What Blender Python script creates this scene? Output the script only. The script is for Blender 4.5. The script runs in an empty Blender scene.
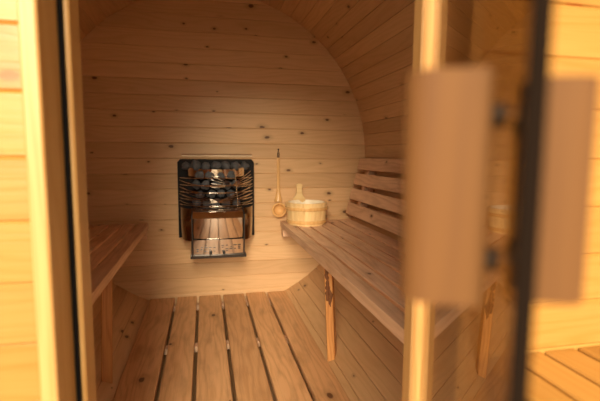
import bpy, bmesh, math, random
from mathutils import Vector, Matrix, noise
random.seed(7)
S = bpy.context.scene
COL = S.collection
PI = math.pi
sin, cos, sqrt, rad = math.sin, math.cos, math.sqrt, math.radians

# ------------------------------------------------------------------ materials
class NT:
    def __init__(s, name):
        s.m = bpy.data.materials.new(name); s.m.use_nodes = True
        s.t = s.m.node_tree; s.t.nodes.clear()
        s.out = s.t.nodes.new('ShaderNodeOutputMaterial')
    def n(s, typ, ins=None, **kw):
        nd = s.t.nodes.new(typ)
        for k, v in kw.items(): setattr(nd, k, v)
        for k, v in (ins or {}).items():
            if isinstance(v, bpy.types.NodeSocket): s.t.links.new(v, nd.inputs[k])
            else: nd.inputs[k].default_value = v
        return nd
    def math(s, op, a, b=None, c=None, clamp=False):
        ins = {0: a}
        if b is not None: ins[1] = b
        if c is not None: ins[2] = c
        nd = s.n('ShaderNodeMath', ins, operation=op); nd.use_clamp = clamp
        return nd.outputs[0]
    def mix(s, f, a, b, blend='MIX'):
        nd = s.n('ShaderNodeMix', data_type='RGBA', blend_type=blend)
        for idx, v in ((0, f), (6, a), (7, b)):
            if isinstance(v, bpy.types.NodeSocket): s.t.links.new(v, nd.inputs[idx])
            else: nd.inputs[idx].default_value = v
        return nd.outputs[2]
    def ramp(s, f, lo, hi):
        nd = s.n('ShaderNodeMapRange', {0: f, 1: lo, 2: hi, 3: 0.0, 4: 1.0}, interpolation_type='SMOOTHSTEP')
        return nd.outputs[0]
    def done(s, sock):
        s.t.links.new(sock, s.out.inputs[0]); return s.m

def c4(c): return (c[0], c[1], c[2], 1.0)

def wood(name, light, dark, knot=(.10, .035, .012), knots=.5, knot_r=.055, grain=1.0, rough=.45, tint=.22, wear=None, bump=.15):
    """boards: UV = metres along / across the grain"""
    N = NT(name)
    uv = N.n('ShaderNodeUVMap').outputs[0]
    sp = N.n('ShaderNodeSeparateXYZ', {0: uv}); u, v = sp.outputs[0], sp.outputs[1]
    isl = N.n('ShaderNodeNewGeometry').outputs['Random Per Island']
    # knots
    kv = N.n('ShaderNodeCombineXYZ', {0: N.math('MULTIPLY', u, 4.6), 1: N.math('MULTIPLY', v, 8.0)}).outputs[0]
    vor = N.n('ShaderNodeTexVoronoi', {'Vector': kv, 'Scale': 1.0, 'Randomness': 1.0}, voronoi_dimensions='2D')
    cs = N.n('ShaderNodeSeparateColor', {0: vor.outputs['Color']})
    keep = N.math('LESS_THAN', cs.outputs[0], knots)
    wob = N.n('ShaderNodeTexNoise', {'Vector': kv, 'Scale': 6.0, 'Detail': 2.0}, noise_dimensions='2D').outputs[0]
    d = N.math('ADD', vor.outputs['Distance'], N.math('MULTIPLY', N.math('SUBTRACT', wob, .5), .06))
    rr = N.math('MULTIPLY', N.math('ADD', N.math('MULTIPLY', cs.outputs[1], 1.1), .35), knot_r)
    dn = N.math('DIVIDE', d, rr)
    k_core = N.math('MULTIPLY', keep, N.math('SUBTRACT', 1.0, N.ramp(dn, .7, 1.25)))
    k_halo = N.math('MULTIPLY', keep, N.math('SUBTRACT', 1.0, N.ramp(dn, .9, 3.6)))
    # grain: long stretched rings that swing round the knots
    vv = N.math('ADD', v, N.math('MULTIPLY', k_halo, .012))
    lowv = N.n('ShaderNodeCombineXYZ', {0: N.math('MULTIPLY', u, 1.3), 1: N.math('MULTIPLY', v, 9.0)}).outputs[0]
    low = N.n('ShaderNodeTexNoise', {'Vector': lowv, 'Scale': 1.0, 'Detail': 2.0}, noise_dimensions='2D').outputs[0]
    ph = N.math('ADD', N.math('MULTIPLY', vv, 95.0), N.math('MULTIPLY', low, 16.0))
    ring = N.math('MULTIPLY_ADD', N.math('SINE', N.math('MULTIPLY', ph, 2.2)), .5, .5)
    ring = N.math('POWER', ring, 2.2)
    fv = N.n('ShaderNodeCombineXYZ', {0: N.math('MULTIPLY', u, 7.0), 1: N.math('MULTIPLY', v, 260.0)}).outputs[0]
    fine = N.n('ShaderNodeTexNoise', {'Vector': fv, 'Scale': 1.0, 'Detail': 3.0}, noise_dimensions='2D').outputs[0]
    g = N.math('ADD', N.math('MULTIPLY', ring, .45 * grain), N.math('MULTIPLY', N.math('SUBTRACT', fine, .35), .9 * grain))
    g = N.math('ADD', g, N.math('MULTIPLY', N.math('SUBTRACT', low, .5), .9 * grain), clamp=True)
    col = N.mix(g, c4(light), c4(dark))
    br = N.math('MULTIPLY_ADD', isl, tint * 2, 1 - tint)
    col = N.mix(1.0, col, N.n('ShaderNodeCombineColor', {0: br, 1: N.math('POWER', br, 1.15), 2: N.math('POWER', br, 1.3)}).outputs[0], 'MULTIPLY')
    if wear:
        wn = N.n('ShaderNodeTexNoise', {'Vector': N.n('ShaderNodeCombineXYZ', {0: N.math('MULTIPLY', u, 3.0), 1: N.math('MULTIPLY', v, 12.0)}).outputs[0], 'Scale': 1.6, 'Detail': 4.0}, noise_dimensions='2D').outputs[0]
        col = N.mix(N.math('MULTIPLY', N.ramp(wn, .45, .75), .35), col, c4(wear))
    col = N.mix(N.math('MULTIPLY', k_halo, .38), col, c4([a * .55 for a in dark]))
    col = N.mix(N.math('MULTIPLY', k_core, .9), col, c4(knot))
    bm_ = N.n('ShaderNodeBump', {'Strength': bump, 'Distance': .002, 'Height': N.math('SUBTRACT', fine, N.math('MULTIPLY', ring, .4))}).outputs[0]
    p = N.n('ShaderNodeBsdfPrincipled', {'Base Color': col, 'Roughness': rough, 'Normal': bm_})
    return N.done(p.outputs[0])

def plain(name, col, rough=.5, metal=0.0, noise_amt=0.0, nscale=40.0, bump=0.0, spec=.5):
    N = NT(name)
    tc = N.n('ShaderNodeTexCoord').outputs['Object']
    ns = N.n('ShaderNodeTexNoise', {'Vector': tc, 'Scale': nscale, 'Detail': 4.0}).outputs[0]
    f = N.math('MULTIPLY', ns, noise_amt)
    c = N.mix(f, c4(col), c4([a * .35 for a in col]))
    r = N.math('ADD', N.math('MULTIPLY', N.math('SUBTRACT', ns, .5), .08 if noise_amt else 0), rough)
    ins = {'Base Color': c, 'Roughness': r, 'Metallic': metal, 'Specular IOR Level': spec}
    if bump:
        ins['Normal'] = N.n('ShaderNodeBump', {'Strength': bump, 'Distance': .004, 'Height': ns}).outputs[0]
    return N.done(N.n('ShaderNodeBsdfPrincipled', ins).outputs[0])

M = {}
M['pine'] = wood('pine_cladding', (.72, .49, .275), (.56, .355, .17), knots=.40, tint=.10, grain=.6)
M['stave'] = wood('stave_pine', (.64, .415, .215), (.48, .285, .125), knots=.34, tint=.13, grain=.65)
M['bench'] = wood('bench_pine', (.82, .57, .39), (.60, .37, .22), knots=.28, tint=.10, wear=(.42, .24, .14), rough=.55)
M['deck'] = wood('deck_larch', (.74, .44, .22), (.54, .29, .125), knots=.2, tint=.10, wear=(.30, .16, .075), rough=.55, knot_r=.075)
M['leg'] = wood('leg_pine', (.66, .34, .12), (.46, .18, .05), knots=.25, tint=.08)
M['outer'] = wood('varnished_outer_pine', (.45, .25, .066), (.40, .20, .040), knot=(.30, .10, .02), knots=.3, knot_r=.1, tint=.08, rough=.35)
M['post'] = wood('frame_pine', (.56, .35, .14), (.47, .25, .075), knot=(.35, .13, .03), knots=.18, knot_r=.08, tint=.03, rough=.4)
M['bucket'] = wood('bucket_pine', (.90, .70, .38), (.80, .56, .26), knots=.0, tint=.14, rough=.35)
M['ladle'] = wood('ladle_wood', (.80, .52, .23), (.66, .38, .14), knots=.0, tint=.03, rough=.22)
M['handle'] = wood('shaded_handle_wood', (.135, .056, .010), (.10, .038, .007), knots=.0, tint=.05, rough=.75)  # darkened: shade of a person standing at the door is in this colour
M['bark'] = plain('bark', (.22, .085, .03), .8, 0, .9, 60, .6)
M['chrome'] = plain('polished_steel', (.80, .76, .72), .07, 1.0)
M['darksteel'] = plain('dark_steel', (.10, .085, .08), .28, 1.0, .3, 30)
M['cheek'] = plain('blackened_steel', (.05, .04, .035), .5, .6, .3, 30)
M['steel'] = plain('light_streak_metal', (.80, .68, .52), .5, 1.0)  # cream metal for the strip that stands in for reflected light
M['bronze'] = plain('dark_polished_steel', (.30, .235, .19), .16, 1.0)
M['black'] = plain('black_plate', (.012, .012, .014), .6, spec=.15)
M['rubber'] = plain('rubber', (.006, .006, .007), .75, spec=.1)
M['edge'] = plain('glass_edge', (.012, .008, .006), .9, spec=0.0)
M['stone'] = plain('olivine_stone', (.13, .145, .17), .5, 0, 1.0, 45, .8)
M['leather'] = plain('leather', (.05, .025, .015), .7)
M['liner'] = plain('bucket_liner', (.92, .86, .70), .4)
M['ground'] = plain('gravel_ground', (.42, .34, .24), .9, 0, .5, 20, .5)
M['knob'] = plain('knob_black', (.02, .02, .02), .35)

def glass_mat():
    N = NT('tinted_glass')
    bf = N.n('ShaderNodeNewGeometry').outputs['Backfacing']
    ior = N.math('MULTIPLY_ADD', bf, (1 / 1.5 - 1.5), 1.5)
    fr = N.n('ShaderNodeFresnel', {'IOR': ior}).outputs[0]
    tr = N.n('ShaderNodeBsdfTransparent', {'Color': (.50, .42, .32, 1)}).outputs[0]
    gl = N.n('ShaderNodeBsdfGlossy', {'Color': (1, 1, 1, 1), 'Roughness': .0}).outputs[0]
    mx = N.n('ShaderNodeMixShader', {0: fr, 1: tr, 2: gl})
    return N.done(mx.outputs[0])
M['glass'] = glass_mat()

# ------------------------------------------------------------------ builders
class MB:
    def __init__(s):
        s.bm = bmesh.new(); s.uv = s.bm.loops.layers.uv.new('UVMap')
    def face(s, vs, uvs=None, smooth=False):
        try: f = s.bm.faces.new(vs)
        except ValueError: return None
        f.smooth = smooth
        if uvs:
            for l, q in zip(f.loops, uvs): l[s.uv].uv = q
        return f
    def prism(s, sec, o, ex, ey, ez, l0, l1, off=None):
        """extrude the closed section sec (in ex,ey) along ez; l0/l1 may be functions of (a,b). UV runs along the grain."""
        o, ex, ey, ez = Vector(o), Vector(ex), Vector(ey), Vector(ez)
        off = off or (random.uniform(0, 60), random.uniform(0, 60))
        f0 = l0 if callable(l0) else (lambda a, b: l0)
        f1 = l1 if callable(l1) else (lambda a, b: l1)
        A, B, per = [], [], [0.0]
        n = len(sec)
        for i, (a, b) in enumerate(sec):
            base = o + ex * a + ey * b
            A.append((s.bm.verts.new(base + ez * f0(a, b)), f0(a, b)))
            B.append((s.bm.verts.new(base + ez * f1(a, b)), f1(a, b)))
            q = sec[(i + 1) % n]; per.append(per[-1] + math.hypot(q[0] - a, q[1] - b))
        for i in range(n):
            j = (i + 1) % n
            s.face([A[i][0], A[j][0], B[j][0], B[i][0]],
                   [(A[i][1] + off[0], per[i] + off[1]), (A[j][1] + off[0], per[i + 1] + off[1]),
                    (B[j][1] + off[0], per[i + 1] + off[1]), (B[i][1] + off[0], per[i] + off[1])])
        s.face([a[0] for a in reversed(A)], [(off[0] + q[0] * .3, off[1] + q[1]) for q in reversed(sec)])
        s.face([b[0] for b in B], [(off[0] + q[0] * .3, off[1] + q[1]) for q in sec])
    def board(s, lo, hi, axis, bev=.003, off=None):
        """axis-aligned board from lo to hi, grain along axis 0/1/2, long edges bevelled"""
        o = [(a + b) / 2 for a, b in zip(lo, hi)]
        ax = [(1, 2), (2, 0), (0, 1)][axis]
        e = [Vector((1, 0, 0)), Vector((0, 1, 0)), Vector((0, 0, 1))]
        w, h = (hi[ax[0]] - lo[ax[0]]) / 2, (hi[ax[1]] - lo[ax[1]]) / 2
        L = (hi[axis] - lo[axis]) / 2
        s.prism(rrect(w, h, bev), o, e[ax[0]], e[ax[1]], e[axis], -L, L, off)
    def tube(s, pts, r, seg=8, closed=False, cap=True, flat=1.0):
        pts = [Vector(p) for p in pts]; n = len(pts); rings = []
        up = None
        off = (random.uniform(0, 60), random.uniform(0, 60)); acc = 0
        for i, p in enumerate(pts):
            if closed: t = (pts[(i + 1) % n] - pts[i - 1]).normalized()
            else: t = (pts[min(i + 1, n - 1)] - pts[max(i - 1, 0)]).normalized()
            if up is None:
                up = Vector((0, 0, 1)) if abs(t.z) < .9 else Vector((0, 1, 0))
            x = t.cross(up).normalized(); y = x.cross(t).normalized(); up = y
            rr = r[i] if isinstance(r, (list, tuple)) else r
            if i: acc += (p - pts[i - 1]).length
            rings.append(([s.bm.verts.new(p + x * rr * cos(2 * PI * k / seg) + y * rr * flat * sin(2 * PI * k / seg)) for k in range(seg)], acc))
        for i in range(n if closed else n - 1):
            a, b = rings[i], rings[(i + 1) % n]
            for k in range(seg):
                k2 = (k + 1) % seg
                s.face([a[0][k], a[0][k2], b[0][k2], b[0][k]],
                       [(a[1] + off[0], off[1] + k * .01), (a[1] + off[0], off[1] + k * .01 + .01), (b[1] + off[0], off[1] + k * .01 + .01), (b[1] + off[0], off[1] + k * .01)], True)
        if cap and not closed:
            s.face(list(reversed(rings[0][0]))); s.face(rings[-1][0])
    def lathe(s, prof, o, seg=32, a0=0, a1=2 * PI, smooth=True):
        """profile list of (r,z) turned about vertical axis through o"""
        full = abs(a1 - a0 - 2 * PI) < 1e-6
        m = seg if full else seg + 1
        o = Vector(o); rings = []
        for r, z in prof:
            rings.append([s.bm.verts.new(o + Vector((r * cos(a0 + (a1 - a0) * k / seg), r * sin(a0 + (a1 - a0) * k / seg), z))) for k in range(m)])
        for i in range(len(prof) - 1):
            for k in range(seg):
                k2 = (k + 1) % m
                s.face([rings[i][k], rings[i][k2], rings[i + 1][k2], rings[i + 1][k]],
                       [(prof[i][1], k * .02), (prof[i][1], k * .02 + .02), (prof[i + 1][1], k * .02 + .02), (prof[i + 1][1], k * .02)], smooth)
        return rings
    def build(s, name, mat, parent=None, recalc=True):
        if recalc: bmesh.ops.recalc_face_normals(s.bm, faces=s.bm.faces[:])
        for e in s.bm.edges:
            if len(e.link_faces) == 2 and e.calc_face_angle(0) > .7: e.smooth = False
        me = bpy.data.meshes.new(name); s.bm.to_mesh(me); s.bm.free()
        me.materials.append(M[mat] if isinstance(mat, str) else mat)
        o = bpy.data.objects.new(name, me); COL.objects.link(o)
        if parent is not None:
            o.parent = parent
            o.matrix_parent_inverse = parent_matrix(parent).inverted()
        return o

def parent_matrix(p):
    m = p.matrix_basis.copy()
    while p.parent:
        m = p.parent.matrix_basis @ p.matrix_parent_inverse @ m; p = p.parent
    return m

def rrect(w, h, b):
    return [(-w + b, -h), (w - b, -h), (w, -h + b), (w, h - b), (w - b, h), (-w + b, h), (-w, h - b), (-w, -h + b)]

def tag(o, label, cat, group=None, kind=None):
    o['label'] = label; o['category'] = cat
    if group: o['group'] = group
    if kind: o['kind'] = kind
    return o

def empty(name, loc, label, cat, group=None, kind=None):
    o = bpy.data.objects.new(name, None); COL.objects.link(o)
    o.location = loc; o.empty_display_size = .05
    return tag(o, label, cat, group, kind)

# ------------------------------------------------------------------ the barrel shell (axis along Y, radius 1, centre z = 0)
L = 2.80            # inner face of the back wall
YO = .80            # outer face of the front wall
YI = .85            # inner face of the front wall
Y0 = .36           # mouth of the porch
PITCH = 2 * PI / 82
def shell(name, a_lo, a_hi, label, cat):
    mb = MB()
    k0 = math.ceil((a_lo - rad(48.2)) / PITCH - 1e-6); k1 = math.ceil((a_hi - rad(48.2)) / PITCH - 1e-6)
    for k in range(k0, k1):
        a = rad(48.2) + (k + .5) * PITCH
        w = PITCH / 2
        o = Vector((0, 0, 0))
        rd = Vector((cos(a), 0, sin(a))); tg = Vector((-sin(a), 0, cos(a)))
        hw = math.tan(w); ho = 1.045 * hw
        b = .0022
        sec = [(-hw * 1.002, 1.0032), (-hw + b, 1.0), (hw - b, 1.0), (hw * 1.002, 1.0032), (ho, 1.045), (-ho, 1.045)]
        mb.prism(sec, o, tg, rd, (0, 1, 0), Y0, L + .06)
    return tag(mb.build(name, 'stave'), label, cat, kind='structure')
shell('wall_right', rad(-48), rad(45), 'curved right wall of long pine staves behind the bench', 'wall')
shell('ceiling', rad(45), rad(136), 'curved pine stave ceiling of the barrel sauna', 'ceiling')
shell('wall_left', rad(136), rad(229), 'curved left wall of long pine staves under the left bench', 'wall')
shell('floor', rad(229), rad(312), 'curved stave bottom of the barrel under the walking boards', 'floor')

def plank_wall(name, y0, y1, zs, mat, label, front=True, cut=None):
    """horizontal boards, V-grooved on both faces, ends following the barrel"""
    mb = MB()
    yc, h = (y0 + y1) / 2, (y1 - y0) / 2
    for z0, z1 in zip(zs[:-1], zs[1:]):
        zc, hz = (z0 + z1) / 2, (z1 - z0) / 2
        b, g = .0042, -.0002
        sec = [(-h, -hz + b), (-h + b, -hz + g), (h - b, -hz + g), (h, -hz + b), (h, hz - b), (h - b, hz - g), (-h + b, hz - g), (-h, hz - b)]
        def end(a, q, sgn=1):
            z = zc + q
            return sgn * sqrt(max(.0004, 1.012 ** 2 - min(z * z, 1.02)))
        spans = [(lambda a, q: end(a, q, -1), lambda a, q: end(a, q, 1))]
        if cut:
            for (cx0, cx1, cz0, cz1) in cut:
                if z1 > cz0 + .001 and z0 < cz1 - .001:
                    spans = [(lambda a, q: end(a, q, -1), lambda a, q: min(cx0, end(a, q, 1))), (lambda a, q: max(cx1, end(a, q, -1)), lambda a, q: end(a, q, 1))]
        for s0, s1 in spans:
            mb.prism(sec, (0, yc, zc), (0, 1, 0), (0, 0, 1), (1, 0, 0), s0, s1)
    return tag(mb.build(name, mat), label, 'wall', kind='structure')
zs = [-1.0] + [.656 - .0955 * k for k in range(17, -4, -1)] + [1.0]
zs = sorted(z for z in zs if -1.001 <= z <= 1.001)
plank_wall('wall_back', L, L + .04, zs, 'pine', 'flat back wall of horizontal pine boards behind the heater')
DT = .77            # top of the doorway
zf = sorted([-1.0, -.86, DT, 1.0] + [.222 + .1068 * k for k in range(-10, 8) if -.93 < .222 + .1068 * k < .98 and abs(.222 + .1068 * k - DT) > .04 and abs(.222 + .1068 * k + .86) > .03])
plank_wall('wall_front', YO, YI, zf, 'outer', 'front wall of varnished horizontal pine boards around the doorway', cut=[(-.317, .414, -.86, DT)])

# door frame
def post(name, x0, x1, label, sx0, sx1, gasket):
    mb = MB(); mb.board((x0, .695, -.875), (x1, .86, DT), 2, .003)
    o = tag(mb.build(name, 'post'), label, 'door frame', kind='structure')
    mb = MB(); mb.board((sx0, .795, -.875), (sx1, .86 if gasket else .832, DT), 2, .003)
    st = mb.build('door_stop', 'post', o)
    if gasket:
        mb = MB(); mb.board((gasket[0], .784, -.86), (gasket[1], .7965, DT - .01), 2, .003)
        mb.build('door_gasket', 'rubber', st)
    return o
post('trim_1', -.317, -.292, 'left door post of varnished pine with a black rubber seal', -.2925, -.277, (-.292, -.2845))
post('trim_2', .389, .414, 'right door post of varnished pine beside the glass door', .347, .3895, None)
mb = MB(); mb.board((-.317, .695, DT), (.414, .86, DT + .05), 0, .003)
tag(mb.build('trim_3', 'post'), 'head beam over the doorway between the two door posts', 'door frame', kind='structure')
mb = MB(); mb.board((-.317, .695, -.91), (.414, .86, -.875), 0, .003)
tag(mb.build('trim_4', 'post'), 'low threshold beam at the foot of the doorway', 'door frame', kind='structure')

# ------------------------------------------------------------------ the open glass door
PH = rad(24.7); CP = .0
def gp(s, n, z=0.0):
    """point in door coordinates: s from the free edge towards the hinge, n out of the inner face (to the left)"""
    ey = .182; ex = (CP + sin(PH) * ey) / cos(PH)
    return Vector((ex + s * sin(PH) - n * cos(PH), ey + s * cos(PH) + n * sin(PH), z))
DS, DN, DZ = Vector((sin(PH), cos(PH), 0)), Vector((-cos(PH), sin(PH), 0)), Vector((0, 0, 1))
WD = (.74 - .182) / cos(PH)
door = empty('door_1', gp(WD, 0, -.83), 'open tinted glass door hinged on the right door post with wooden grips', 'door', kind='structure')
T = .008
mb = MB(); mb.prism([(0.0006, -T), (WD, -T), (WD, 0), (0.0006, 0)], gp(0, 0), DS, DN, DZ, -.83, .76)
mb.build('glass_pane', 'glass', door)
mb = MB(); mb.prism([(-.0015, -T - .0008), (.0005, -T - .0008), (.0005, .0008), (-.0015, .0008)], gp(0, 0), DS, DN, DZ, -.83, .76)
mb.build('edge_seal', 'edge', door)
def grip(n0, n1, z0, z1, lab):
    sg = 1 if n1 > n0 else -1
    w = abs(n1 - n0)
    pts = []
    # rounded bar: rather flat towards the glass, well rounded outside
    def arc(cs, cn, r, a0, a1, k=6):
        return [(cs + r * cos(a0 + (a1 - a0) * i / k), cn + r * sin(a0 + (a1 - a0) * i / k)) for i in range(k + 1)]
    s0, s1 = .030, .066
    R = .015
    q = arc(s0 + R, w - R, R, PI, PI / 2) + arc(s1 - R, w - R, R, PI / 2, 0) + arc(s1 - .004, .004, .004, 0, -PI / 2, 3) + arc(s0 + .004, .004, .004, -PI / 2, -PI, 3)
    sec = [(a, n0 + sg * b) for a, b in q]
    mb = MB(); mb.prism(sec, gp(0, 0), DS, DN, DZ, z0, z1)
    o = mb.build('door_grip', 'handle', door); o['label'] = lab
    for z in (z0 + .025, z1 - .025):
        mb = MB(); lo, hi = sorted((0 if sg > 0 else -T, n0))
        cc = [(.047 + .007 * cos(2 * PI * i / 12), .0 + .007 * sin(2 * PI * i / 12)) for i in range(12)]
        mb.prism(cc, gp(0, 0, z), DS, DZ, DN, lo, hi); mb.build('spacer', 'cheek', o)
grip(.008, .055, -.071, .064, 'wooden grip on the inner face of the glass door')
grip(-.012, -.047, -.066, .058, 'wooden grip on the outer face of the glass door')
for z in (-.62, .62):
    mb = MB(); mb.prism(rrect(.03, .012, .003), gp(WD - .02, -T / 2, z), DS, DN, DZ, -.04, .04)
    mb.tube([(gp(WD - .01, -.01) + Vector((0, 0, z - .045))), (gp(WD - .01, -.01) + Vector((0, 0, z + .045)))], .009, 12)
    q = gp(WD, -.01); mb.board((q.x - .004, q.y - .008, z - .035), (.392, q.y + .008, z + .035), 0, .002)
    mb.build('door_hinge', 'darksteel', door)

# ------------------------------------------------------------------ walking boards
DZT = -.891
edges = [-.412, -.256, -.12, .03, .178, .32, .449]
duck = empty('duckboard', (.02, 1.8, DZT - .06), 'slatted walking boards of six wide planks on the barrel floor', 'duckboard')
mb = MB()
gap = .016
for i, (a, b) in enumerate(zip(edges[:-1], edges[1:])):
    mb.board((a + (gap / 2 if i else 0), .875, DZT - .026), (b - (gap / 2 if i < 5 else 0), L - .012 - random.uniform(0, .012), DZT), 1, .003)
mb.build('deck_planks', 'deck', duck)
for y in (1.12, 2.11, 2.70):
    mb = MB(); mb.board((-.34, y - .025, DZT - .0555), (.36, y + .025, DZT - .0262), 0, .003); mb.build('crossbar', 'bench', duck)

# ------------------------------------------------------------------ benches
BZ = -.41
def bench(sx, front, gaps, back, y0, y1, label, leg_y, sup):
    root = empty('sauna_bench', (sx * .6, (y0 + y1) / 2, BZ - .04), label, 'bench', 'slatted benches along the walls')
    mb = MB()
    xs = [front] + gaps + [back]
    for i, (a, b) in enumerate(zip(xs[:-1], xs[1:])):
        lo, hi = a + (.0065 if i else 0), b - (.0065 if i < len(xs) - 2 else 0)
        x0, x1 = sorted((sx * lo, sx * hi))
        # slat section: top face full width, sides undercut (the outer side of the front slat is upright)
        th = .036 if i == 0 else .028; b_ = .0018; u_ = .014
        li = u_ if (i if sx > 0 else True) else 0; ri = u_ if (i if sx < 0 else True) else 0
        sec = [(x0 + li, BZ - th), (x1 - ri, BZ - th), (x1, BZ - b_), (x1 - b_, BZ), (x0 + b_, BZ), (x0, BZ - b_)]
        mb.prism(sec, (0, 0, 0), (1, 0, 0), (0, 0, 1), (0, -1, 0), -y1, -y0)
    mb.build('seat', 'bench', root)
    for y in sup:
        z0, z1 = BZ - .095, BZ - .0365
        xe = sqrt(1 - z0 * z0) - .004
        x0, x1 = sorted((sx * (front + (.007 if y > 2.5 else .075)), sx * xe))
        mb = MB(); mb.board((x0, y - .022, z0), (x1, y + .022, z1), 0, .003); mb.build('bearer', 'bench', root)
    return root
rb = bench(1, .405, [.466, .545, .624, .703, .782], .872, .87, 2.73, 'long slatted bench on the right with the bucket at its far end', 1.77, (2.695, 1.82, .95))
lb = bench(-1, .408, [.477, .551, .626, .703, .780], .872, .87, 2.77, 'shaded slatted bench along the left wall, left of the heater', 1.77, (2.735, 1.82, .95))

def bench_leg(root, sx, y, xb, xt, w, d, rz, bark, top):
    """leg leaning slightly, from the curved wall up to the bearer"""
    zb = -sqrt(1 - xb * xb)
    ax = (Vector((sx * xt, y, top)) - Vector((sx * xb, y, zb))); Ln = ax.length; ax.normalize()
    ex = Vector((cos(rz), sin(rz), 0)); ey = ax.cross(ex).normalized(); ex = ey.cross(ax).normalized()
    mb = MB()
    base = Vector((sx * xb, y, zb))
    def low(a, b):
        p = base + ex * a + ey * b
        # meet the curved wall
        t = 0.0
        for _ in range(20):
            q = p + ax * t; r = math.hypot(q.x, q.z); t += (r - .9985)
        return t
    mb.prism(rrect(w / 2, d / 2, .003), base, ex, ey, ax, low, Ln)
    o = mb.build('leg', 'leg', root)
    if bark:
        mb = MB()
        n = 14; pts = []
        for i in range(n):
            t = Ln * (.62 + .34 * i / (n - 1))
            jx = noise.noise(Vector((i * .55, 3.1, 0))) * .007
            pts.append(base + ax * t + ex * (-w / 2 + .012 + jx) + ey * (-d / 2 + .002))
        rr = [.004 + .007 * abs(noise.noise(Vector((i * .8, 9.7, 1)))) + (.003 if i % 4 else 0) for i in range(n)]
        mb.tube(pts, rr, 8)
        pts = [base + ax * (Ln * (.56 + .03 * i)) + ex * (w / 2 - .010 - .004 * sin(i * 1.3)) + ey * (-d / 2 + .001) for i in range(8)]
        mb.tube(pts, [.002, .005, .008, .006, .009, .007, .005, .002], 8)
        b = mb.build('bark_edge', 'bark', o); b['label'] = 'rough dark bark left on the upper leg'
    return o
bench_leg(rb, 1, 1.77, .473, .452, .034, .045, rad(-28), True, BZ - .037)
bench_leg(lb, -1, 1.78, .462, .446, .04, .04, rad(12), False, BZ - .037)

# backrest on the right wall
br = empty('backrest', (.9, 1.8, -.2), 'backrest of four tilted pine slats on the right wall above the bench', 'backrest')
U = Vector((.249, 0, .968)); Nn = Vector((-.968, 0, .249)); O = Vector((.849, 0, -.37))
mb = MB()
for (a, b) in ((-.002, .075), (.099, .172), (.199, .273), (.302, .378)):
    sec = [(x + (a + b) / 2, y) for x, y in rrect((b - a) / 2, .011, .003)]
    mb.prism(sec, O - Nn * .011, U, Nn, (0, 1, 0), .875, 2.74)
mb.build('back_slats', 'bench', br)
for y in (2.60, 1.75, 1.0):
    sec = [(-.0, -.0222), (.375, -.0222)]
    pts = [(.0, -.0222), (.37, -.0222)]
    for i in range(9):
        t = .37 - .37 * i / 8
        p = O + U * t
        # depth to the wall along -Nn
        dd = 0
        for _ in range(20):
            q = p - Nn * dd; dd += (.998 - math.hypot(q.x, q.z))
        pts.append((t, -max(dd, .026)))
    mb = MB(); mb.prism(pts, O, U, Nn, (0, 1, 0), y - .02, y + .02); mb.build('upright', 'bench', br)

# porch bench outside, right of the door
pb = empty('porch_bench', (.76, .59, -.45), 'sunlit outer bench of varnished planks right of the open glass door', 'bench')
mb = MB()
for a, b in ((.505, .582), (.591, .668), (.678, .757), (.767, .842), (.851, .878)):
    mb.board((a, .375, -.453), (b, .797, -.423), 1, .004)
mb.build('seat', 'outer', pb)
for y in (.45, .74):
    mb = MB(); z0 = -.51; mb.board((.525, y - .022, z0), (sqrt(1 - z0 * z0) - .004, y + .022, -.4535), 0, .003); mb.build('bearer', 'outer', pb)
    xb = .57
    mb = MB(); mb.prism(rrect(.02, .022, .003), (xb, y, 0), (1, 0, 0), (0, 1, 0), (0, 0, 1), lambda a, b: -sqrt(1 - (xb + a) ** 2) + .0015, -.5105); mb.build('leg', 'outer', pb)

# ------------------------------------------------------------------ heater
hx = .006
ht = empty('sauna_heater', (hx, 2.66, -.58), 'wall mounted polished steel sauna heater filled with dark stones', 'heater')
def strip(mb, prof, x0, x1, thick=.004, nx=1, xf=None, bulge=0):
    """sheet bent along prof [(y,z)], spanning x0..x1 (xf(t) -> (x0,x1) along the profile)"""
    rows = []
    n = len(prof)
    for side in (0, 1):
        rr = []
        for i, (y, z) in enumerate(prof):
            a = prof[max(i - 1, 0)]; b = prof[min(i + 1, n - 1)]
            d = Vector((0, b[0] - a[0], b[1] - a[1])).normalized(); nn = Vector((0, -d.z, d.y))
            X0, X1 = xf(i / (n - 1)) if xf else (x0, x1)
            off = nn * (thick * side)
            rr.append([mb.bm.verts.new(Vector((X0 + (X1 - X0) * k / nx, y - bulge * (1 - (2 * k / nx - 1) ** 2), z)) + off) for k in range(nx + 1)])
        rows.append(rr)
    for side in (0, 1):
        for i in range(n - 1):
            for k in range(nx):
                mb.face([rows[side][i][k], rows[side][i][k + 1], rows[side][i + 1][k + 1], rows[side][i + 1][k]], smooth=True)
    for i in range(n - 1):
        for k in (0, nx):
            mb.face([rows[0][i][k], rows[0][i + 1][k], rows[1][i + 1][k], rows[1][i][k]])
    for i in (0, n - 1):
        for k in range(nx):
            mb.face([rows[0][i][k], rows[0][i][k + 1], rows[1][i][k + 1], rows[1][i][k]])
# wall plate with cut corners
mb = MB(); w = .233; zt, zb_ = -.016, -.50; c = .018
mb.prism([(-w, zb_), (w, zb_), (w, zt - c), (w - c, zt), (-w + c, zt), (-w, zt - c)], (hx, 0, 0), (1, 0, 0), (0, 0, 1), (0, 1, 0), 2.745, 2.757)
mb.build('back_plate', 'black', ht)
for x in (-.15, .15):
    mb = MB(); mb.board((hx + x - .02, 2.757, -.42), (hx + x + .02, 2.799, -.08), 2, .002); mb.build('wall_bracket', 'darksteel', ht)
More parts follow.
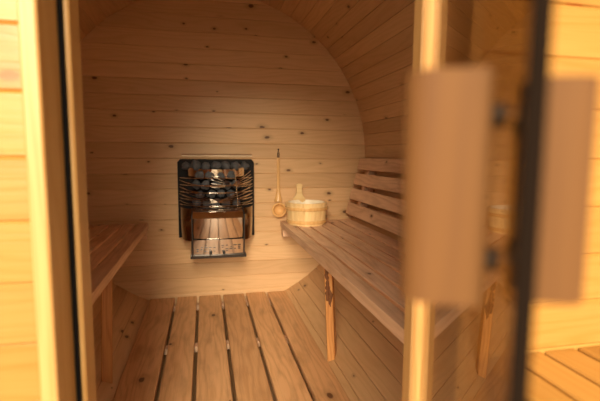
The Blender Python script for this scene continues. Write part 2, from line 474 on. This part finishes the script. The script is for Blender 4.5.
# basket: curved rim bands, wires and uprights
def bow(z, r0=.215, yb=2.74, depth=.185, n=18, sag=0.0):
    pts = []
    for i in range(n + 1):
        t = -1 + 2 * i / n
        x = r0 * (t if abs(t) < .98 else t)
        y = yb - depth * (1 - abs(t) ** 3.2)
        pts.append((hx + x, y, z - sag * (1 - t * t)))
    return pts
mb = MB()
for k, z in enumerate((-.128, -.142, -.170, -.184, -.212, -.226, -.252, -.266, -.290)):
    mb.tube(bow(z, .224, sag=.030 if k % 2 else -.004), .0024, 6)
mb.build('wire_basket', 'chrome', ht)
mb = MB()
for x, dx in ((.10, .02),):
    def yy(x): 
        t = abs(x / .224); return 2.74 - .185 * (1 - t ** 3.2) - .004
    mb.tube([(hx + x + dx * i / 6, yy(x + dx * i / 6), -.07 - .038 * i) for i in range(7)], .0022, 6)
# wires fanning out from the crossing points of the stone guard
for cx, cz, w_ in ((.0, -.262, .20), (.085, -.165, .12)):
    for sg in (-1, 1):
        for q in range(-1, 4):
            pts = []
            for i in range(9):
                t = i / 8; x = cx + sg * w_ * t
                if abs(x) > .214: continue
                pts.append((hx + x, yy(x) - .004, cz + .022 * q * t ** .8 + .012 * t * t))
            if len(pts) > 2: mb.tube(pts, .0017, 5)
mb.build('stone_guard', 'chrome', ht)
# polished band near the top
mb = MB()
pts = bow(0, .19, depth=.165, n=16)
prev = None
for i, (x, y, z) in enumerate(pts):
    sg = .012 * (1 - ((x - hx) / .19) ** 2)
    col = [mb.bm.verts.new((x, y, -.062 - sg)), mb.bm.verts.new((x, y + .006, -.112 - sg))]
    col += [mb.bm.verts.new((x, y + .004, -.062 - sg)), mb.bm.verts.new((x, y + .010, -.112 - sg))]
    if prev:
        mb.face([prev[0], col[0], col[1], prev[1]], smooth=True); mb.face([prev[2], col[2], col[3], prev[3]], smooth=True)
        mb.face([prev[0], col[0], col[2], prev[2]]); mb.face([prev[1], col[1], col[3], prev[3]])
    prev = col
mb.build('rim_band', 'chrome', ht)
# lower body: curved dark side shells, mirror chute, control tray
for sgn in (-1, 1):
    mb = MB()
    prof = []
    for i in range(9):
        t = i / 8
        prof.append((.135 + .084 * sin(t * PI / 2), 2.56 + .17 * (1 - cos(t * PI / 2)) ** 1.0))
    rows = []
    for z, sc in ((-.300, 1.0), (-.36, 1.0), (-.43, .985), (-.49, .95)):
        rows.append([mb.bm.verts.new((hx + sgn * (.135 + (x - .135) * sc), y, z)) for x, y in prof] + [mb.bm.verts.new((hx + sgn * (.135 + (prof[-1][0] - .135) * sc), 2.745, z))])
    for a, b in zip(rows[:-1], rows[1:]):
        for k in range(len(a) - 1): mb.face([a[k], a[k + 1], b[k + 1], b[k]], smooth=True)
    mb.face([rows[-1][k] for k in range(len(rows[-1]))] + [mb.bm.verts.new((hx + sgn * .135, 2.745, -.49))])
    o = mb.build('side_shell', 'bronze', ht)
    sm = o.modifiers.new('s', 'SOLIDIFY'); sm.thickness = .003
mb = MB()
strip(mb, [(2.552, -.292), (2.51, -.305), (2.482, -.322), (2.468, -.345)], 0, 0, .003, 6, lambda t: (hx - .138 - .004 * t, hx + .138 + .004 * t))
mb.build('upper_lip', 'chrome', ht)
mb = MB()
strip(mb, [(2.470, -.345), (2.479, -.39), (2.488, -.43), (2.498, -.469)], 0, 0, .0015, 12, lambda t: (hx - .136 - .004 * t, hx + .136 + .004 * t), .011)
mb.build('mirror_chute', 'chrome', ht)
for sgn in (-1, 1):
    mb = MB()
    sec = [(2.575, -.295), (2.472, -.325), (2.476, -.455), (2.484, -.565), (2.50, -.575), (2.62, -.50)]
    mb.prism(sec, (hx + sgn * .146 - .003, 0, 0), (0, 1, 0), (0, 0, 1), (1, 0, 0), 0, .006)
    mb.build('cheek', 'cheek', ht)
tray = None
mb = MB()
strip(mb, [(2.486, -.470), (2.492, -.50), (2.498, -.53), (2.504, -.562)], 0, 0, .0015, 12, lambda t: (hx - .142 - .016 * t, hx + .142 + .016 * t), .006)
tray = mb.build('control_tray', 'chrome', ht)
mb = MB(); mb.prism([(2.488, -.563), (2.488, -.578), (2.64, -.578), (2.74, -.53), (2.74, -.49), (2.64, -.545)], (hx, 0, 0), (0, 1, 0), (0, 0, 1), (1, 0, 0), -.158, .158)
mb.build('tray_base', 'cheek', ht)
mb = MB(); mb.board((hx - .136, 2.500, -.4722), (hx + .140, 2.60, -.469), 0, .0005); mb.build('tray_shelf', 'cheek', ht)
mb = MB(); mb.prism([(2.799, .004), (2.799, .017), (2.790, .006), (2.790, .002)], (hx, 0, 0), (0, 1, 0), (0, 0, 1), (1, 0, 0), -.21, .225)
mb.build('light_streak', 'steel', ht)  # added strip in place of a streak of light reflected onto the wall
for x in (-.045, .03):
    mb = MB(); cc = [(.0085 * cos(2 * PI * i / 14), .0085 * sin(2 * PI * i / 14)) for i in range(14)]
    mb.prism(cc, (hx + x, 2.492, -.548), (1, 0, 0), (0, 0, 1), (0, -1, 0), -.002, .010)
    mb.build('dial', 'knob', tray)
for r in range(4):
    for k in range(11):
        if random.random() < .35 or abs(k - 5) < 1: continue
        x = -.118 + k * .0235; ww = random.uniform(.004, .009); mb = MB()
        mb.board((hx + x - ww, 2.4850 + .0022 * r, -.505 - r * .011 - .0012), (hx + x + ww, 2.4975 + .0022 * r, -.505 - r * .011 + .0012), 0, .0002)
        mb.build('scale_mark', 'knob', tray)

# stones: each one a thing
protos = []
for k in range(5):
    mb = MB()
    bmesh.ops.create_icosphere(mb.bm, subdivisions=2, radius=1.0)
    for v in mb.bm.verts:
        f = 1 + .38 * noise.noise(v.co * 1.3 + Vector((k * 7.1, 0, 0))) + .12 * noise.noise(v.co * 3.5 + Vector((0, k * 5.3, 2)))
        v.co *= f
    me = bpy.data.meshes.new('stone'); mb.bm.to_mesh(me); mb.bm.free(); me.materials.append(M['stone']); protos.append(me)
idx = 0
for ly, y in enumerate((2.592, 2.652, 2.708)):
    for r in range(5):
        z = -.272 + r * .054
        for k in range(7):
            x = -.177 + k * .059 + (.02 if r % 2 else -.004) + random.uniform(-.006, .006)
            lim = .19
            if abs(x) > lim: x = math.copysign(lim, x)
            t = abs(x / .217); ymin = 2.74 - .185 * (1 - t ** 3.2) + .034
            yy_ = max(y + random.uniform(-.004, .004), ymin)
            if yy_ > 2.715 or (ly == 0 and yy_ > y + .03) or (ly == 1 and yy_ > y + .03): continue
            if ly > 0 and r < 4: continue
            o = bpy.data.objects.new('sauna_stone', protos[random.randrange(5)]); COL.objects.link(o)
            o.location = (hx + x, yy_, z + random.uniform(-.004, .004))
            s_ = random.uniform(.0235, .028)
            o.scale = (s_ * 1.08, s_, s_ * .95); o.rotation_euler = tuple(random.uniform(0, 6) for _ in range(3))
            tag(o, 'rough dark grey stone heaped in the steel basket of the heater', 'stone', 'heater stones')

# ------------------------------------------------------------------ bucket
bx, by, bz = .546, 2.596, BZ
bk = empty('sauna_bucket', (bx, by, bz), 'round pale pine bucket with an upright grip on the right bench', 'bucket')
R0, R1, H = .115, .130, .136
mb = MB()
n = 20
for k in range(n):
    a0, a1 = 2 * PI * k / n, 2 * PI * (k + 1) / n
    tall = 0
    am = (a0 + a1) / 2
    e = .012
    off = (random.uniform(0, 50), random.uniform(0, 50))
    ring = []
    for z, r in ((0, R0), (H, R1)):
        for (a, d) in ((a0 + e, 0), (am, .0012), (a1 - e, 0), (a1, -.002), (a1, -.016), (a0, -.016), (a0, -.002)):
            ring.append(mb.bm.verts.new((bx + (r + d) * cos(a), by + (r + d) * sin(a), bz + z)))
    m = 7
    for i in range(m):
        j = (i + 1) % m
        mb.face([ring[i], ring[j], ring[m + j], ring[m + i]], [(off[0], off[1] + i * .012), (off[0], off[1] + i * .012 + .012), (off[0] + H, off[1] + i * .012 + .012), (off[0] + H, off[1] + i * .012)])
    mb.face(ring[:m][::-1]); mb.face(ring[m:])
mb.build('staves', 'bucket', bk)
for z in (.020, .100):
    r = R0 + (R1 - R0) * z / H
    mb = MB(); mb.lathe([(r + .001, z - .009), (r + .0065, z - .008), (r + .0075, z), (r + .0065, z + .009), (r + .001, z + .010)], (bx, by, bz), 40)
    mb.build('hoop', 'ladle', bk)
mb = MB(); mb.lathe([(.0, .012), (R0 - .018, .012), (R1 - .018, H - .002), (R1 - .0165, H + .001), (R1 - .015, H - .002)], (bx, by, bz), 40)
mb.build('liner', 'liner', bk)
# upright grip: one tall stave at the left rear, waisted
ga = rad(100)
gx, gy = bx + (R1 - .008) * cos(ga), by + (R1 - .008) * sin(ga)
tv = Vector((1, 0, 0)); 
prof = [(.040, H - .03), (.040, H + .004), (.032, H + .018), (.020, H + .034), (.0165, H + .055), (.0175, H + .075), (.021, H + .092), (.019, H + .100), (.010, H + .104)]
sec = [(x, z) for x, z in prof] + [(-x, z) for x, z in reversed(prof)]
mb = MB(); mb.prism(sec, (gx, gy, bz), tv, (0, 0, 1), (0, -1, 0), -.008, .010)
mb.build('grip', 'bucket', bk)

# ------------------------------------------------------------------ ladle on its hook
lx = .402
hk = MB(); hk.tube([(lx, L - .0, .047), (lx, L - .018, .045), (lx, L - .022, .050)], .0035, 8)
tag(hk.build('hook', 'rubber'), 'small dark hook on the back wall above the wooden ladle', 'hook')
ld = empty('ladle', (lx, L - .012, -.34), 'wooden ladle hanging on the back wall between heater and bucket', 'ladle')
mb = MB()
mb.tube([(lx, L - .014, .042), (lx - .005, L - .014, .02), (lx - .004, L - .012, -.005), (lx, L - .012, -.02), (lx + .004, L - .012, -.005), (lx + .005, L - .014, .02)], .003, 8, closed=True)
mb.build('hanging_loop', 'leather', ld)
mb = MB()
pts = [(lx, L - .012, -.005 - .285 * i / 12) for i in range(13)]
mb.tube(pts, [.0075, .009, .0095, .0095, .0095, .0095, .0095, .010, .0105, .012, .0155, .021, .027], 12, flat=.8)
mb.build('handle', 'ladle', ld)
# bowl: hemispherical cup opening into the room
mb = MB()
prof = []
for i in range(9):
    a = PI / 2 * i / 8; prof.append((.047 * sin(a), .042 * (1 - cos(a))))
prof += [(.0485, .045), (.046, .0475), (.0385, .0475), (.0365, .045)]
for i in range(8):
    a = PI / 2 * (1 - (i + 1) / 8); prof.append((.0365 * sin(a), .006 + .039 * (1 - cos(a))))
seg = 32; rows = []
for r, d in prof:
    rows.append([mb.bm.verts.new((lx + max(r, .0004) * cos(2 * PI * k / seg), L - .002 - d, -.342 + max(r, .0004) * sin(2 * PI * k / seg))) for k in range(seg)])
for a, b in zip(rows[:-1], rows[1:]):
    for k in range(seg):
        mb.face([a[k], a[(k + 1) % seg], b[(k + 1) % seg], b[k]], [(k * .01, 0), (k * .01 + .01, 0), (k * .01 + .01, .02), (k * .01, .02)], True)
mb.build('bowl', 'ladle', ld)

# ------------------------------------------------------------------ outside ground
mb = MB()
vs = [mb.bm.verts.new(p) for p in ((-12, -20, -1.1), (12, -20, -1.1), (12, 4, -1.1), (-12, 4, -1.1))]
mb.face(vs); tag(mb.build('ground', 'ground'), 'gravel ground outside around the barrel', 'ground', kind='structure')

# ------------------------------------------------------------------ light
def sun(name, az, el, strength, angle, col):
    l = bpy.data.lights.new(name, 'SUN'); l.energy = strength; l.angle = rad(angle); l.color = col
    o = bpy.data.objects.new(name, l); COL.objects.link(o)
    d = Vector((sin(rad(az)) * cos(rad(el)), cos(rad(az)) * cos(rad(el)), -sin(rad(el))))
    o.rotation_euler = d.to_track_quat('-Z', 'Y').to_euler()
    o.location = (-3, -6, 3)
sun('sun_light', 10, 22, 5.2, 28, (1.0, .80, .54))
wd = bpy.data.worlds.new('World'); S.world = wd; wd.use_nodes = True
nt = wd.node_tree; bg = nt.nodes['Background']
tcw = nt.nodes.new('ShaderNodeTexCoord')
dt = nt.nodes.new('ShaderNodeVectorMath'); dt.operation = 'DOT_PRODUCT'; dt.inputs[1].default_value = Vector((-.88, -.40, .25)).normalized()
nt.links.new(tcw.outputs['Generated'], dt.inputs[0])
mr = nt.nodes.new('ShaderNodeMapRange'); mr.interpolation_type = 'SMOOTHSTEP'
for i_, v_ in ((1, -.2), (2, 1.0), (3, 1.5), (4, 2.2)): mr.inputs[i_].default_value = v_
nt.links.new(dt.outputs['Value'], mr.inputs[0])
bg.inputs[0].default_value = (1.0, .82, .60, 1); nt.links.new(mr.outputs[0], bg.inputs[1])

# ------------------------------------------------------------------ camera
cam = bpy.data.cameras.new('camera'); co = bpy.data.objects.new('camera', cam); COL.objects.link(co)
yaw, pit, rol = .2167, .1056, .0059
def ray(x, y, w=1.0):
    c_, s_ = cos(rol), sin(rol); x, y = c_ * x - s_ * y, s_ * x + c_ * y
    c_, s_ = cos(pit), sin(pit); d = (x, c_ * w + s_ * y, -s_ * w + c_ * y)
    c_, s_ = cos(yaw), sin(yaw); return Vector((c_ * d[0] + s_ * d[1], -s_ * d[0] + c_ * d[1], d[2]))
X, Y, F = ray(1, 0, 0), ray(0, 1, 0), ray(0, 0, 1)
m = Matrix((X, Y, -F)).transposed().to_4x4(); m.translation = Vector((-.0664, 0, .0158))
co.matrix_world = m
cam.sensor_width = 36; cam.lens = 434.2 / 600 * 36; cam.clip_start = .01
cam.dof.use_dof = True; cam.dof.focus_distance = 1.8; cam.dof.aperture_fstop = 2.6
S.camera = co

S.view_settings.view_transform = 'Standard'; S.view_settings.look = 'None'
S.view_settings.exposure = 0.33; S.view_settings.gamma = 1.0; S.view_settings.use_curve_mapping = False
S.cycles.max_bounces = 14; S.cycles.diffuse_bounces = 8; S.cycles.glossy_bounces = 6; S.cycles.transparent_max_bounces = 12
S.cycles.use_denoising = True
S.cycles.sample_clamp_indirect = 6.0
